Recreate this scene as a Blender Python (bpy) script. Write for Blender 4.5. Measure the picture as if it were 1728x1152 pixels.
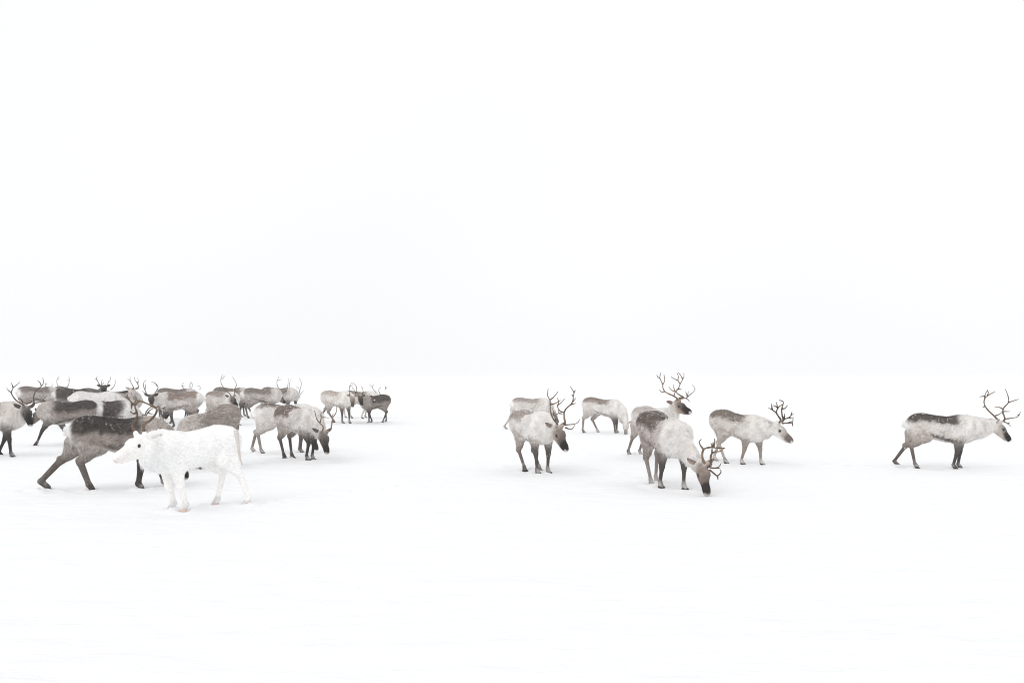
import bpy, math, random
import numpy as np
from mathutils import Vector, Matrix

# ------------------------------------------------------------------ camera
F_PX, CX, HY, CAM_H = 1680.0, 864.0, 640.0, 1.45      # photograph: 1728 x 1152
scene = bpy.context.scene
for o in list(bpy.data.objects):
    bpy.data.objects.remove(o, do_unlink=True)
cd = bpy.data.cameras.new('camera')
cam = bpy.data.objects.new('camera', cd)
scene.collection.objects.link(cam)
cd.sensor_width = 36.0
cd.lens = 36.0 * F_PX / 1728.0
cd.shift_y = (HY - 576.0) / 1728.0
cd.clip_start, cd.clip_end = 0.1, 6000.0
cam.location = (0, 0, CAM_H)
cam.rotation_euler = (math.pi / 2, 0, 0)
scene.camera = cam

# ------------------------------------------------------------------ sky, sun, exposure
SUN_EL, SUN_AZ = math.radians(38), math.radians(205)    # azimuth measured from +Y towards +X
world = bpy.data.worlds.new('World')
scene.world = world
world.use_nodes = True
wn, wl = world.node_tree.nodes, world.node_tree.links
wn.clear()
sky = wn.new('ShaderNodeTexSky')
sky.sky_type = 'NISHITA'
sky.sun_disc = False
sky.sun_elevation = SUN_EL
sky.sun_rotation = SUN_AZ
sky.air_density, sky.dust_density, sky.ozone_density = 1.0, 6.0, 1.0
hs = wn.new('ShaderNodeHueSaturation')
hs.inputs['Saturation'].default_value = 0.10
wl.new(sky.outputs['Color'], hs.inputs['Color'])
# even cloud deck: slightly brighter overhead, faint soft cloud variation
tc = wn.new('ShaderNodeTexCoord')
sep = wn.new('ShaderNodeSeparateXYZ')
wl.new(tc.outputs['Generated'], sep.inputs['Vector'])
ramp = wn.new('ShaderNodeValToRGB')
ramp.color_ramp.interpolation = 'EASE'
e0, e1 = ramp.color_ramp.elements
e0.position, e0.color = 0.0, (10.6, 10.67, 10.8, 1)
e1.position, e1.color = 1.0, (10.9, 10.95, 11.05, 1)
wl.new(sep.outputs['Z'], ramp.inputs['Fac'])
cn = wn.new('ShaderNodeTexNoise')
cn.inputs['Scale'].default_value = 1.3
cn.inputs['Detail'].default_value = 2.0
wl.new(tc.outputs['Generated'], cn.inputs['Vector'])
cr = wn.new('ShaderNodeMapRange')
cr.inputs['From Min'].default_value, cr.inputs['From Max'].default_value = 0.3, 0.7
cr.inputs['To Min'].default_value, cr.inputs['To Max'].default_value = 0.955, 1.045
wl.new(cn.outputs['Fac'], cr.inputs['Value'])
vm = wn.new('ShaderNodeVectorMath')
vm.operation = 'SCALE'
wl.new(ramp.outputs['Color'], vm.inputs[0])
wl.new(cr.outputs['Result'], vm.inputs['Scale'])
mx = wn.new('ShaderNodeMix')
mx.data_type = 'RGBA'
mx.inputs['Factor'].default_value = 0.92
wl.new(hs.outputs['Color'], mx.inputs['A'])
wl.new(vm.outputs['Vector'], mx.inputs['B'])
bg = wn.new('ShaderNodeBackground')
bg.inputs['Strength'].default_value = 0.10
wl.new(mx.outputs['Result'], bg.inputs['Color'])
wo = wn.new('ShaderNodeOutputWorld')
wl.new(bg.outputs['Background'], wo.inputs['Surface'])

sd = bpy.data.lights.new('sun', 'SUN')
sd.energy = 0.8
sd.angle = math.radians(40)
sd.color = (1.0, 0.975, 0.945)
sun = bpy.data.objects.new('sun', sd)
scene.collection.objects.link(sun)
sun.location = (0, 0, 40)
sdir = Vector((math.sin(SUN_AZ) * math.cos(SUN_EL), math.cos(SUN_AZ) * math.cos(SUN_EL), math.sin(SUN_EL)))
sun.rotation_euler = (-sdir).to_track_quat('-Z', 'Y').to_euler()

vs = scene.view_settings
vs.view_transform = 'Standard'
vs.look = 'None'
vs.exposure = -0.03
vs.gamma = 1.0
vs.use_curve_mapping = False
scene.render.engine = 'CYCLES'
scene.cycles.use_denoising = True
scene.cycles.pixel_filter_type = 'BLACKMAN_HARRIS'
scene.cycles.filter_width = 1.05
scene.cycles.max_bounces = 12
scene.cycles.diffuse_bounces = 8
scene.cycles.transmission_bounces = 8
scene.cycles.volume_bounces = 2

C = scene.collection
rng = np.random.default_rng(7)

# ------------------------------------------------------------------ small maths
def V(*a):
    return np.array(a, float)

def nrm(v):
    return v / (np.linalg.norm(v) + 1e-12)

def sstep(a, b, x):
    t = np.clip((x - a) / (b - a), 0, 1)
    return t * t * (3 - 2 * t)

def lin(c):
    c = np.asarray(c, float) / 255.0
    return np.where(c <= 0.04045, c / 12.92, ((c + 0.055) / 1.055) ** 2.4)

def hash3(i, j, k, seed):
    h = (i.astype(np.int64) * 374761393 + j.astype(np.int64) * 668265263 + k.astype(np.int64) * 2147483647 + seed * 144269) & 0xffffffff
    h = ((h ^ (h >> 13)) * 1274126177) & 0xffffffff
    h = h ^ (h >> 16)
    return (h & 0xffff) / 65535.0

def noise3(p, freq, seed=0):
    q = p * freq
    i = np.floor(q).astype(np.int64)
    f = q - i
    f = f * f * (3 - 2 * f)
    r = 0
    for a in (0, 1):
        for b in (0, 1):
            for c in (0, 1):
                w = (f[:, 0] if a else 1 - f[:, 0]) * (f[:, 1] if b else 1 - f[:, 1]) * (f[:, 2] if c else 1 - f[:, 2])
                r = r + w * hash3(i[:, 0] + a, i[:, 1] + b, i[:, 2] + c, seed)
    return r * 2 - 1

def mesh_from(name, verts, tris=None, quads=None, smooth=True, col=None, vec=None):
    me = bpy.data.meshes.new(name)
    verts = np.asarray(verts, np.float32)
    nt = 0 if tris is None else len(tris)
    nq = 0 if quads is None else len(quads)
    me.vertices.add(len(verts))
    me.vertices.foreach_set('co', verts.ravel())
    idx = []
    if nt: idx.append(np.asarray(tris, np.int32).ravel())
    if nq: idx.append(np.asarray(quads, np.int32).ravel())
    idx = np.concatenate(idx)
    me.loops.add(len(idx))
    me.loops.foreach_set('vertex_index', idx)
    me.polygons.add(nt + nq)
    tot = np.concatenate([np.full(nt, 3, np.int32), np.full(nq, 4, np.int32)])
    st = np.concatenate([[0], np.cumsum(tot)[:-1]]).astype(np.int32)
    me.polygons.foreach_set('loop_start', st)
    me.polygons.foreach_set('loop_total', tot)
    me.polygons.foreach_set('use_smooth', np.full(nt + nq, smooth, bool))
    me.update(calc_edges=True)
    if col is not None:
        ca = me.color_attributes.new('Col', 'FLOAT_COLOR', 'POINT')
        c4 = np.ones((len(verts), 4), np.float32)
        c4[:, :3] = col
        ca.data.foreach_set('color', c4.ravel())
    if vec is not None:
        at = me.attributes.new('surf_normal', 'FLOAT_VECTOR', 'POINT')
        at.data.foreach_set('vector', np.asarray(vec, np.float32).ravel())
    return me

def link(name, me, mat=None, parent=None):
    o = bpy.data.objects.new(name, me)
    C.objects.link(o)
    if mat is not None and me is not None and not me.materials:
        me.materials.append(mat)
    if parent is not None:
        o.parent = parent
    return o

# ------------------------------------------------------------------ materials
def new_mat(name):
    m = bpy.data.materials.new(name)
    m.use_nodes = True
    nt = m.node_tree
    return m, nt.nodes, nt.links, nt.nodes['Principled BSDF']

def mat_coat(name, use_vec):
    m, n, l, b = new_mat(name)
    at = n.new('ShaderNodeAttribute'); at.attribute_name = 'Col'
    tcx = n.new('ShaderNodeTexCoord')
    no = n.new('ShaderNodeTexNoise'); no.inputs['Scale'].default_value = 55; no.inputs['Detail'].default_value = 4
    mp = n.new('ShaderNodeMapping'); mp.inputs['Scale'].default_value = (0.6, 1.6, 1.0); mp.inputs['Rotation'].default_value = (0, 0.7, 0)
    l.new(tcx.outputs['Object'], mp.inputs['Vector']); l.new(mp.outputs['Vector'], no.inputs['Vector'])
    mr = n.new('ShaderNodeMapRange'); mr.inputs['From Min'].default_value = 0.3; mr.inputs['From Max'].default_value = 0.7
    mr.inputs['To Min'].default_value = 0.88; mr.inputs['To Max'].default_value = 1.08
    l.new(no.outputs['Fac'], mr.inputs['Value'])
    sc = n.new('ShaderNodeVectorMath'); sc.operation = 'SCALE'
    l.new(at.outputs['Color'], sc.inputs[0]); l.new(mr.outputs['Result'], sc.inputs['Scale'])
    l.new(sc.outputs['Vector'], b.inputs['Base Color'])
    b.inputs['Roughness'].default_value = 0.85
    b.inputs['Specular IOR Level'].default_value = 0.15
    if use_vec:
        tr = n.new('ShaderNodeBsdfTranslucent'); l.new(sc.outputs['Vector'], tr.inputs['Color'])
        ms = n.new('ShaderNodeMixShader'); ms.inputs['Fac'].default_value = 0.35
        l.new(b.outputs['BSDF'], ms.inputs[1]); l.new(tr.outputs['BSDF'], ms.inputs[2])
        l.new(ms.outputs['Shader'], n['Material Output'].inputs['Surface'])
    else:
        bp = n.new('ShaderNodeBump'); bp.inputs['Strength'].default_value = 0.5; bp.inputs['Distance'].default_value = 0.012
        l.new(no.outputs['Fac'], bp.inputs['Height']); l.new(bp.outputs['Normal'], b.inputs['Normal'])
    return m

M_COAT = mat_coat('winter_coat', False)
M_FUR = mat_coat('guard_hair', True)

def mat_plain(name, c0, c1, scale, rough, spec=0.3):
    m, n, l, b = new_mat(name)
    tcx = n.new('ShaderNodeTexCoord')
    no = n.new('ShaderNodeTexNoise'); no.inputs['Scale'].default_value = scale; no.inputs['Detail'].default_value = 4
    l.new(tcx.outputs['Object'], no.inputs['Vector'])
    rp = n.new('ShaderNodeValToRGB')
    rp.color_ramp.elements[0].position = 0.35; rp.color_ramp.elements[1].position = 0.65
    rp.color_ramp.elements[0].color = (*c0, 1); rp.color_ramp.elements[1].color = (*c1, 1)
    l.new(no.outputs['Fac'], rp.inputs['Fac']); l.new(rp.outputs['Color'], b.inputs['Base Color'])
    b.inputs['Roughness'].default_value = rough
    b.inputs['Specular IOR Level'].default_value = spec
    bp = n.new('ShaderNodeBump'); bp.inputs['Strength'].default_value = 0.3; bp.inputs['Distance'].default_value = 0.004
    l.new(no.outputs['Fac'], bp.inputs['Height']); l.new(bp.outputs['Normal'], b.inputs['Normal'])
    return m

M_ANT = {
    'brown': mat_plain('antler_brown', tuple(lin((78, 64, 53))), tuple(lin((126, 107, 89))), 14, 0.6),
    'dark': mat_plain('antler_dark', tuple(lin((62, 50, 42))), tuple(lin((112, 92, 74))), 14, 0.6),
    'pale': mat_plain('antler_pale', tuple(lin((92, 78, 66))), tuple(lin((146, 127, 108))), 14, 0.65),
}
M_HOOF = mat_plain('hoof_horn', tuple(lin((38, 34, 32))), tuple(lin((70, 62, 57))), 40, 0.5)
M_HOOF_P = mat_plain('hoof_horn_pale', tuple(lin((205, 178, 164))), tuple(lin((226, 206, 195))), 40, 0.6)
M_EYE = mat_plain('eye_dark', (0.006, 0.005, 0.005), (0.012, 0.009, 0.008), 30, 0.08, 0.6)

def mat_snow():
    m, n, l, b = new_mat('snow')
    tcx = n.new('ShaderNodeTexCoord')
    b.inputs['Base Color'].default_value = (0.865, 0.872, 0.882, 1)
    b.inputs['Roughness'].default_value = 0.75
    b.inputs['Specular IOR Level'].default_value = 0.15
    mp = n.new('ShaderNodeMapping'); mp.inputs['Scale'].default_value = (0.55, 1.6, 1)
    l.new(tcx.outputs['Object'], mp.inputs['Vector'])
    n1 = n.new('ShaderNodeTexNoise'); n1.inputs['Scale'].default_value = 2.2; n1.inputs['Detail'].default_value = 7; n1.inputs['Roughness'].default_value = 0.6
    n2 = n.new('ShaderNodeTexNoise'); n2.inputs['Scale'].default_value = 38; n2.inputs['Detail'].default_value = 3
    l.new(mp.outputs['Vector'], n1.inputs['Vector']); l.new(tcx.outputs['Object'], n2.inputs['Vector'])
    b1 = n.new('ShaderNodeBump'); b1.inputs['Strength'].default_value = 0.45; b1.inputs['Distance'].default_value = 0.10
    b2 = n.new('ShaderNodeBump'); b2.inputs['Strength'].default_value = 0.25; b2.inputs['Distance'].default_value = 0.01
    l.new(n1.outputs['Fac'], b1.inputs['Height']); l.new(n2.outputs['Fac'], b2.inputs['Height'])
    l.new(b1.outputs['Normal'], b2.inputs['Normal']); l.new(b2.outputs['Normal'], b.inputs['Normal'])
    return m
M_SNOW = mat_snow()
M_FLAKE, _n, _l, _b = new_mat('snow_crystal')
_b.inputs['Base Color'].default_value = (.93, .94, .95, 1)
_b.inputs['Roughness'].default_value = .8
OCTA = np.array([[1, 0, 0], [-1, 0, 0], [0, 1, 0], [0, -1, 0], [0, 0, 1], [0, 0, -1]], float)
OCTA_T = np.array([[0, 2, 4], [2, 1, 4], [1, 3, 4], [3, 0, 4], [2, 0, 5], [1, 2, 5], [3, 1, 5], [0, 3, 5]])

# ------------------------------------------------------------------ terrain height
def ground_base(x, y):
    """gentle lie of the land (no fine detail)"""
    x = np.asarray(x, float); y = np.asarray(y, float)
    left = sstep(-1.0, -7.0, x)
    rise = 0.012 * np.clip(y - 24, 0, 18) * left
    far = sstep(90, 260, y) * sstep(-5, 75, x) * 1.4 - .006 * np.clip(np.hypot(x, y) - 330, 0, None)
    return rise + far

def unproj(px, py, Y):
    return V((px - CX) * Y / F_PX, Y, CAM_H - (py - HY) * Y / F_PX)

def to_px(p):
    return (CX + F_PX * p[0] / p[1], HY + F_PX * (CAM_H - p[2]) / p[1])

def ray_sphere(px, py, c, L):
    o = V(0, 0, CAM_H)
    d = V((px - CX) / F_PX, 1.0, -(py - HY) / F_PX)
    w = c - o
    A, B, D = d @ d, d @ w, w @ w - L * L
    disc = B * B - A * D
    if disc <= 0:
        return [o + d * (B / A)]
    r = math.sqrt(disc)
    return [o + d * ((B - r) / A), o + d * ((B + r) / A)]

# ------------------------------------------------------------------ implicit body -> one continuous skin
class Prim:
    __slots__ = ('a', 'b', 'ra', 'rb', 'n', 'sq', 'tag', 'k')
    def __init__(s, a, b, ra, rb, tag, n=None, sq=1.0, k=0.04):
        s.a, s.b, s.ra, s.rb, s.tag, s.n, s.sq, s.k = np.asarray(a, float), np.asarray(b, float), ra, rb, tag, n, sq, k
    def dist(s, P):
        d = P - s.a
        e = s.b - s.a
        if s.n is not None:
            d = d + np.outer(d @ s.n, s.n) * (1 / s.sq - 1)
            e = e + (e @ s.n) * s.n * (1 / s.sq - 1)
        t = np.clip(d @ e / (e @ e + 1e-12), 0, 1)
        q = d - t[:, None] * e
        return np.sqrt((q * q).sum(1)) - (s.ra + (s.rb - s.ra) * t)
    def bbox(s, m):
        r = max(s.ra, s.rb) + m
        return np.minimum(s.a, s.b) - r, np.maximum(s.a, s.b) + r

TX = np.array([-.585, -.565, -.51, -.43, -.31, -.12, .08, .26, .40, .50, .57, .60])
TT = np.array([.82, .88, .945, .985, .998, .960, .940, .978, .975, .905, .83, .77])
TB = np.array([.77, .71, .660, .625, .600, .545, .500, .482, .500, .545, .62, .70])
TW = np.array([.03, .09, .145, .175, .188, .205, .210, .195, .170, .130, .08, .04])

class Torso:
    tag = 'torso'; k = 0.05
    def __init__(s, pitch, fat):
        s.pitch, s.fat = pitch, fat
        xs = np.linspace(-.64, .62, 160)
        ker = np.exp(-np.linspace(-2, 2, 17) ** 2); ker /= ker.sum()
        sm = lambda v: np.convolve(np.pad(np.interp(xs, TX, v), 8, mode='edge'), ker, 'valid')
        s.xs, s.t, s.b, s.w = xs, sm(TT), sm(TB), sm(TW) * fat
        s.b = s.b - (fat - 1) * .25 * np.clip((s.t - s.b), 0, 1)
    def dist(s, P):
        x = P[:, 0]
        t = np.interp(x, s.xs, s.t); b = np.interp(x, s.xs, s.b); w = np.interp(x, s.xs, s.w)
        z = P[:, 2] - s.pitch * x
        c = (t + b) / 2 + 0.02; h = (t - b) / 2
        up = z > c
        hh = np.where(up, t - c, c - b)
        r = ((np.abs(P[:, 1]) / w) ** 2.25 + (np.abs(z - c) / np.maximum(hh, .02)) ** 2.25) ** (1 / 2.25)
        d = (r - 1) * np.minimum(w, hh)
        ex = np.maximum(np.maximum(x - .62, -.64 - x), 0)
        return np.where(ex > 0, np.maximum(d, 0) + ex, d)
    def bbox(s, m):
        return V(-.66 - m, -.27 * s.fat - m, .40 - m), V(.64 + m, .27 * s.fat + m, 1.10 + m)

def smin(a, b, k):
    h = np.clip(0.5 + 0.5 * (b - a) / k, 0, 1)
    return b + (a - b) * h - k * h * (1 - h)

def surface_nets(Fv, org, hv):
    nx, ny, nz = Fv.shape
    ins = Fv < 0
    c = [ins[i:nx - 1 + i, j:ny - 1 + j, k:nz - 1 + k] for i in (0, 1) for j in (0, 1) for k in (0, 1)]
    cnt = sum(x.astype(np.int8) for x in c)
    act = (cnt > 0) & (cnt < 8)
    I, J, K = np.nonzero(act)
    offs = [(i, j, k) for i in (0, 1) for j in (0, 1) for k in (0, 1)]
    val = {o: Fv[I + o[0], J + o[1], K + o[2]] for o in offs}
    pos = np.zeros((len(I), 3)); n = np.zeros(len(I))
    for o in offs:
        for ax in range(3):
            if o[ax] == 0:
                q = list(o); q[ax] = 1; q = tuple(q)
                v0, v1 = val[o], val[q]
                m = (v0 < 0) != (v1 < 0)
                t = np.where(m, v0 / np.where(m, v0 - v1, 1), 0)
                p = np.tile(np.array(o, float), (len(I), 1)); p[:, ax] = t
                pos += p * m[:, None]; n += m
    pos = pos / n[:, None] + np.stack([I, J, K], 1)
    idm = -np.ones(act.shape, np.int64); idm[I, J, K] = np.arange(len(I))
    quads = []
    for ax in range(3):
        sl0 = [slice(None)] * 3; sl1 = [slice(None)] * 3
        sl0[ax] = slice(0, -1); sl1[ax] = slice(1, None)
        a, b = ins[tuple(sl0)], ins[tuple(sl1)]
        E = np.argwhere(a != b)
        s_in = a[E[:, 0], E[:, 1], E[:, 2]]
        u, v = (ax + 1) % 3, (ax + 2) % 3
        ok = (E[:, u] > 0) & (E[:, v] > 0) & (E[:, u] < act.shape[u]) & (E[:, v] < act.shape[v])
        E, s_in = E[ok], s_in[ok]
        def cell(du, dv):
            Q = E.copy(); Q[:, u] += du; Q[:, v] += dv
            return idm[Q[:, 0], Q[:, 1], Q[:, 2]]
        q = np.stack([cell(-1, -1), cell(0, -1), cell(0, 0), cell(-1, 0)], 1)
        q[~s_in] = q[~s_in][:, ::-1]
        quads.append(q)
    quads = np.concatenate(quads)
    return org + pos * hv, quads[(quads >= 0).all(1)]

def build_skin(prims, hv):
    lo = np.min([p.bbox(.03)[0] for p in prims], 0); hi = np.max([p.bbox(.03)[1] for p in prims], 0)
    dim = np.ceil((hi - lo) / hv).astype(int) + 1
    Fv = np.full(dim, 1.0)
    for p in prims:
        m = p.k + 2 * hv
        a, b = p.bbox(m)
        i0 = np.clip(np.floor((a - lo) / hv).astype(int), 0, dim); i1 = np.clip(np.ceil((b - lo) / hv).astype(int) + 1, 0, dim)
        ax = [lo[d] + hv * np.arange(i0[d], i1[d]) for d in range(3)]
        G = np.stack(np.meshgrid(*ax, indexing='ij'), -1)
        D = p.dist(G.reshape(-1, 3)).reshape(G.shape[:3])
        s = tuple(slice(i0[d], i1[d]) for d in range(3))
        Fv[s] = smin(Fv[s], D, p.k)
    return surface_nets(Fv, lo, hv)

def vnormals(v, q):
    fn = np.cross(v[q[:, 2]] - v[q[:, 0]], v[q[:, 3]] - v[q[:, 1]])
    N = np.zeros_like(v)
    for i in range(4):
        np.add.at(N, q[:, i], fn)
    return N / (np.linalg.norm(N, axis=1)[:, None] + 1e-12)

# ------------------------------------------------------------------ shared part meshes
def tube(pts, r0, r1, sides=7, sub=4):
    """tapered tube through a smoothed polyline"""
    P = np.asarray(pts, float)
    if len(P) > 2 and sub > 1:
        Q = np.vstack([2 * P[0] - P[1], P, 2 * P[-1] - P[-2]])
        out = []
        for i in range(1, len(Q) - 2):
            for s in range(sub):
                t = s / sub
                out.append(.5 * ((2 * Q[i]) + (-Q[i - 1] + Q[i + 1]) * t + (2 * Q[i - 1] - 5 * Q[i] + 4 * Q[i + 1] - Q[i + 2]) * t * t + (-Q[i - 1] + 3 * Q[i] - 3 * Q[i + 1] + Q[i + 2]) * t ** 3))
        out.append(P[-1])
        P = np.array(out)
    n = len(P)
    seg = np.concatenate([[0], np.cumsum(np.linalg.norm(np.diff(P, axis=0), axis=1))]); seg /= seg[-1] + 1e-9
    vs_, fs = [], []
    ref = V(.31, .77, .55)
    for i in range(n):
        t = nrm(P[min(i + 1, n - 1)] - P[max(i - 1, 0)])
        a = nrm(np.cross(t, ref)); b = np.cross(t, a)
        r = (r0 + (r1 - r0) * seg[i] ** .85) * (1 + .10 * math.sin(7.3 * i + 40 * P[0][0]))
        for s in range(sides):
            an = 2 * math.pi * s / sides
            vs_.append(P[i] + r * (math.cos(an) * a + math.sin(an) * b))
    for i in range(n - 1):
        for s in range(sides):
            fs.append((i * sides + s, i * sides + (s + 1) % sides, (i + 1) * sides + (s + 1) % sides, (i + 1) * sides + s))
    vs_.append(P[-1] + nrm(P[-1] - P[-2]) * r1 * 1.2)
    vs_.append(P[0])
    tip, bot = len(vs_) - 2, len(vs_) - 1
    ts = [(tip, (n - 1) * sides + s, (n - 1) * sides + (s + 1) % sides) for s in range(sides)] + [(bot, (s + 1) % sides, s) for s in range(sides)]
    return np.array(vs_), fs, ts

def join_tubes(name, tubes):
    Vs, Q, T, off = [], [], [], 0
    for v, q, t in tubes:
        Vs.append(v); Q += [tuple(i + off for i in f) for f in q]; T += [tuple(i + off for i in f) for f in t]
        off += len(v)
    return mesh_from(name, np.vstack(Vs), T, Q)

def hoof_mesh():
    vs_, fs = [], []
    for sd_ in (1, -1):
        off = len(vs_)
        secs = [(-.045, .016, .000, .050), (-.02, .023, -.004, .058), (.02, .024, -.006, .050), (.05, .017, -.006, .026), (.068, .006, -.004, .008)]
        for x, w, z0, z1 in secs:
            cy = sd_ * (.024 + .010 * (x + .045) / .11)
            if x > .04: cy -= sd_ * .004
            for a in range(8):
                an = 2 * math.pi * a / 8
                yy, zz = math.cos(an), math.sin(an)
                vs_.append((x - .012 * max(zz, 0), cy + w * (abs(yy) ** .8) * (1 if yy > 0 else -1), z0 + (z1 - z0) * (.5 + .5 * (abs(zz) ** .7) * (1 if zz > 0 else -1))))
        for i in range(len(secs) - 1):
            for a in range(8):
                fs.append((off + i * 8 + a, off + i * 8 + (a + 1) % 8, off + i * 8 + 8 + (a + 1) % 8, off + i * 8 + 8 + a))
        fs.append(tuple(off + a for a in range(8))[::-1]); fs.append(tuple(off + (len(secs) - 1) * 8 + a for a in range(8)))
        # dew claw
        v, q, t = tube([(-.035, sd_ * .022, .085), (-.062, sd_ * .030, .060)], .012, .005, 6, 1)
        o2 = len(vs_)
        vs_ += [tuple(x) for x in v]
        fs += [tuple(i + o2 for i in f) for f in q] + [tuple(i + o2 for i in f) for f in t]
    me = bpy.data.meshes.new('hoof'); me.from_pydata(vs_, [], fs); me.update()
    for p in me.polygons: p.use_smooth = True
    return me
HOOF, HOOF_P = hoof_mesh(), hoof_mesh()
HOOF.materials.append(M_HOOF); HOOF_P.materials.append(M_HOOF_P)

def eye_mesh():
    import bmesh
    bm = bmesh.new(); bmesh.ops.create_uvsphere(bm, u_segments=14, v_segments=9, radius=.019)
    me = bpy.data.meshes.new('eye'); bm.to_mesh(me); bm.free()
    for p in me.polygons: p.use_smooth = True
    me.materials.append(M_EYE)
    return me
EYE = eye_mesh()

# ------------------------------------------------------------------ coats (displayed sRGB of the hair)
COATS = {
    # back, flank, neck, belly, upper leg, lower leg, cheek, face, rump ; saddle height, saddle front x, stripe
    'saddle':  dict(back=(98, 88, 82), flank=(214, 207, 202), neck=(224, 219, 215), belly=(232, 229, 226), legu=(168, 154, 145), leg=(104, 92, 85), fleg=(84, 75, 70), cheek=(190, 178, 168), face=(62, 55, 52), rump=(238, 236, 234), sz=.835, sx=.28, st=.95, frost=.2),
    'brown':   dict(back=(84, 76, 71), flank=(160, 149, 142), neck=(184, 173, 165), belly=(225, 220, 216), legu=(146, 135, 128), leg=(104, 94, 88), fleg=(62, 56, 53), cheek=(130, 118, 110), face=(56, 50, 47), rump=(236, 233, 230), sz=.76, sx=.30, st=.75, frost=.10),
    'pale':    dict(back=(150, 138, 130), flank=(212, 205, 199), neck=(224, 219, 214), belly=(228, 224, 220), legu=(176, 163, 154), leg=(128, 115, 106), fleg=(100, 89, 83), cheek=(176, 163, 153), face=(84, 74, 69), rump=(236, 234, 232), sz=.84, sx=.22, st=.45, frost=.22),
    'beige':   dict(nosec=(34, 31, 31), back=(178, 168, 160), flank=(204, 196, 189), neck=(212, 205, 199), belly=(210, 203, 198), legu=(120, 108, 101), leg=(72, 65, 61), fleg=(62, 56, 53), cheek=(112, 103, 97), face=(40, 37, 36), rump=(226, 222, 218), sz=.88, sx=.25, st=.4, frost=.2),
    'umber':   dict(back=(112, 96, 86), flank=(146, 129, 118), neck=(176, 164, 155), belly=(214, 207, 202), legu=(140, 127, 118), leg=(104, 92, 85), fleg=(90, 80, 74), cheek=(140, 127, 118), face=(66, 58, 54), rump=(226, 222, 218), sz=.76, sx=.32, st=.5, frost=.12),
    'grey':    dict(back=(136, 125, 118), flank=(186, 177, 171), neck=(208, 201, 196), belly=(218, 213, 209), legu=(148, 137, 130), leg=(104, 94, 88), fleg=(88, 79, 74), cheek=(140, 130, 123), face=(66, 59, 56), rump=(232, 229, 226), sz=.80, sx=.28, st=.55, frost=.2),
    'dark':    dict(back=(92, 83, 78), flank=(148, 138, 131), neck=(180, 171, 165), belly=(190, 184, 179), legu=(110, 100, 94), leg=(80, 72, 68), fleg=(66, 59, 56), cheek=(100, 91, 86), face=(50, 45, 43), rump=(224, 220, 216), sz=.74, sx=.34, st=.8, frost=.14),
    'white':   dict(back=(252, 251, 249), flank=(252, 251, 249), neck=(252, 251, 249), belly=(252, 250, 248), legu=(252, 250, 248), leg=(252, 249, 246), fleg=(252, 249, 246), cheek=(251, 248, 244), face=(250, 246, 242), rump=(252, 251, 249), sz=.9, sx=.2, st=0, frost=.3),
}
ALB = 0.98   # displayed -> albedo
def tone_of(c):
    c = lin(c) * ALB
    c = c * .76 + c.mean() * .24          # winter hair is a cool grey-brown
    return c * (.80 + .20 * sstep(.02, .40, c))

group_name = 'reindeer of the herd on the snowfield'
ALL_HOOVES = []
TRACKS = []

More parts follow.
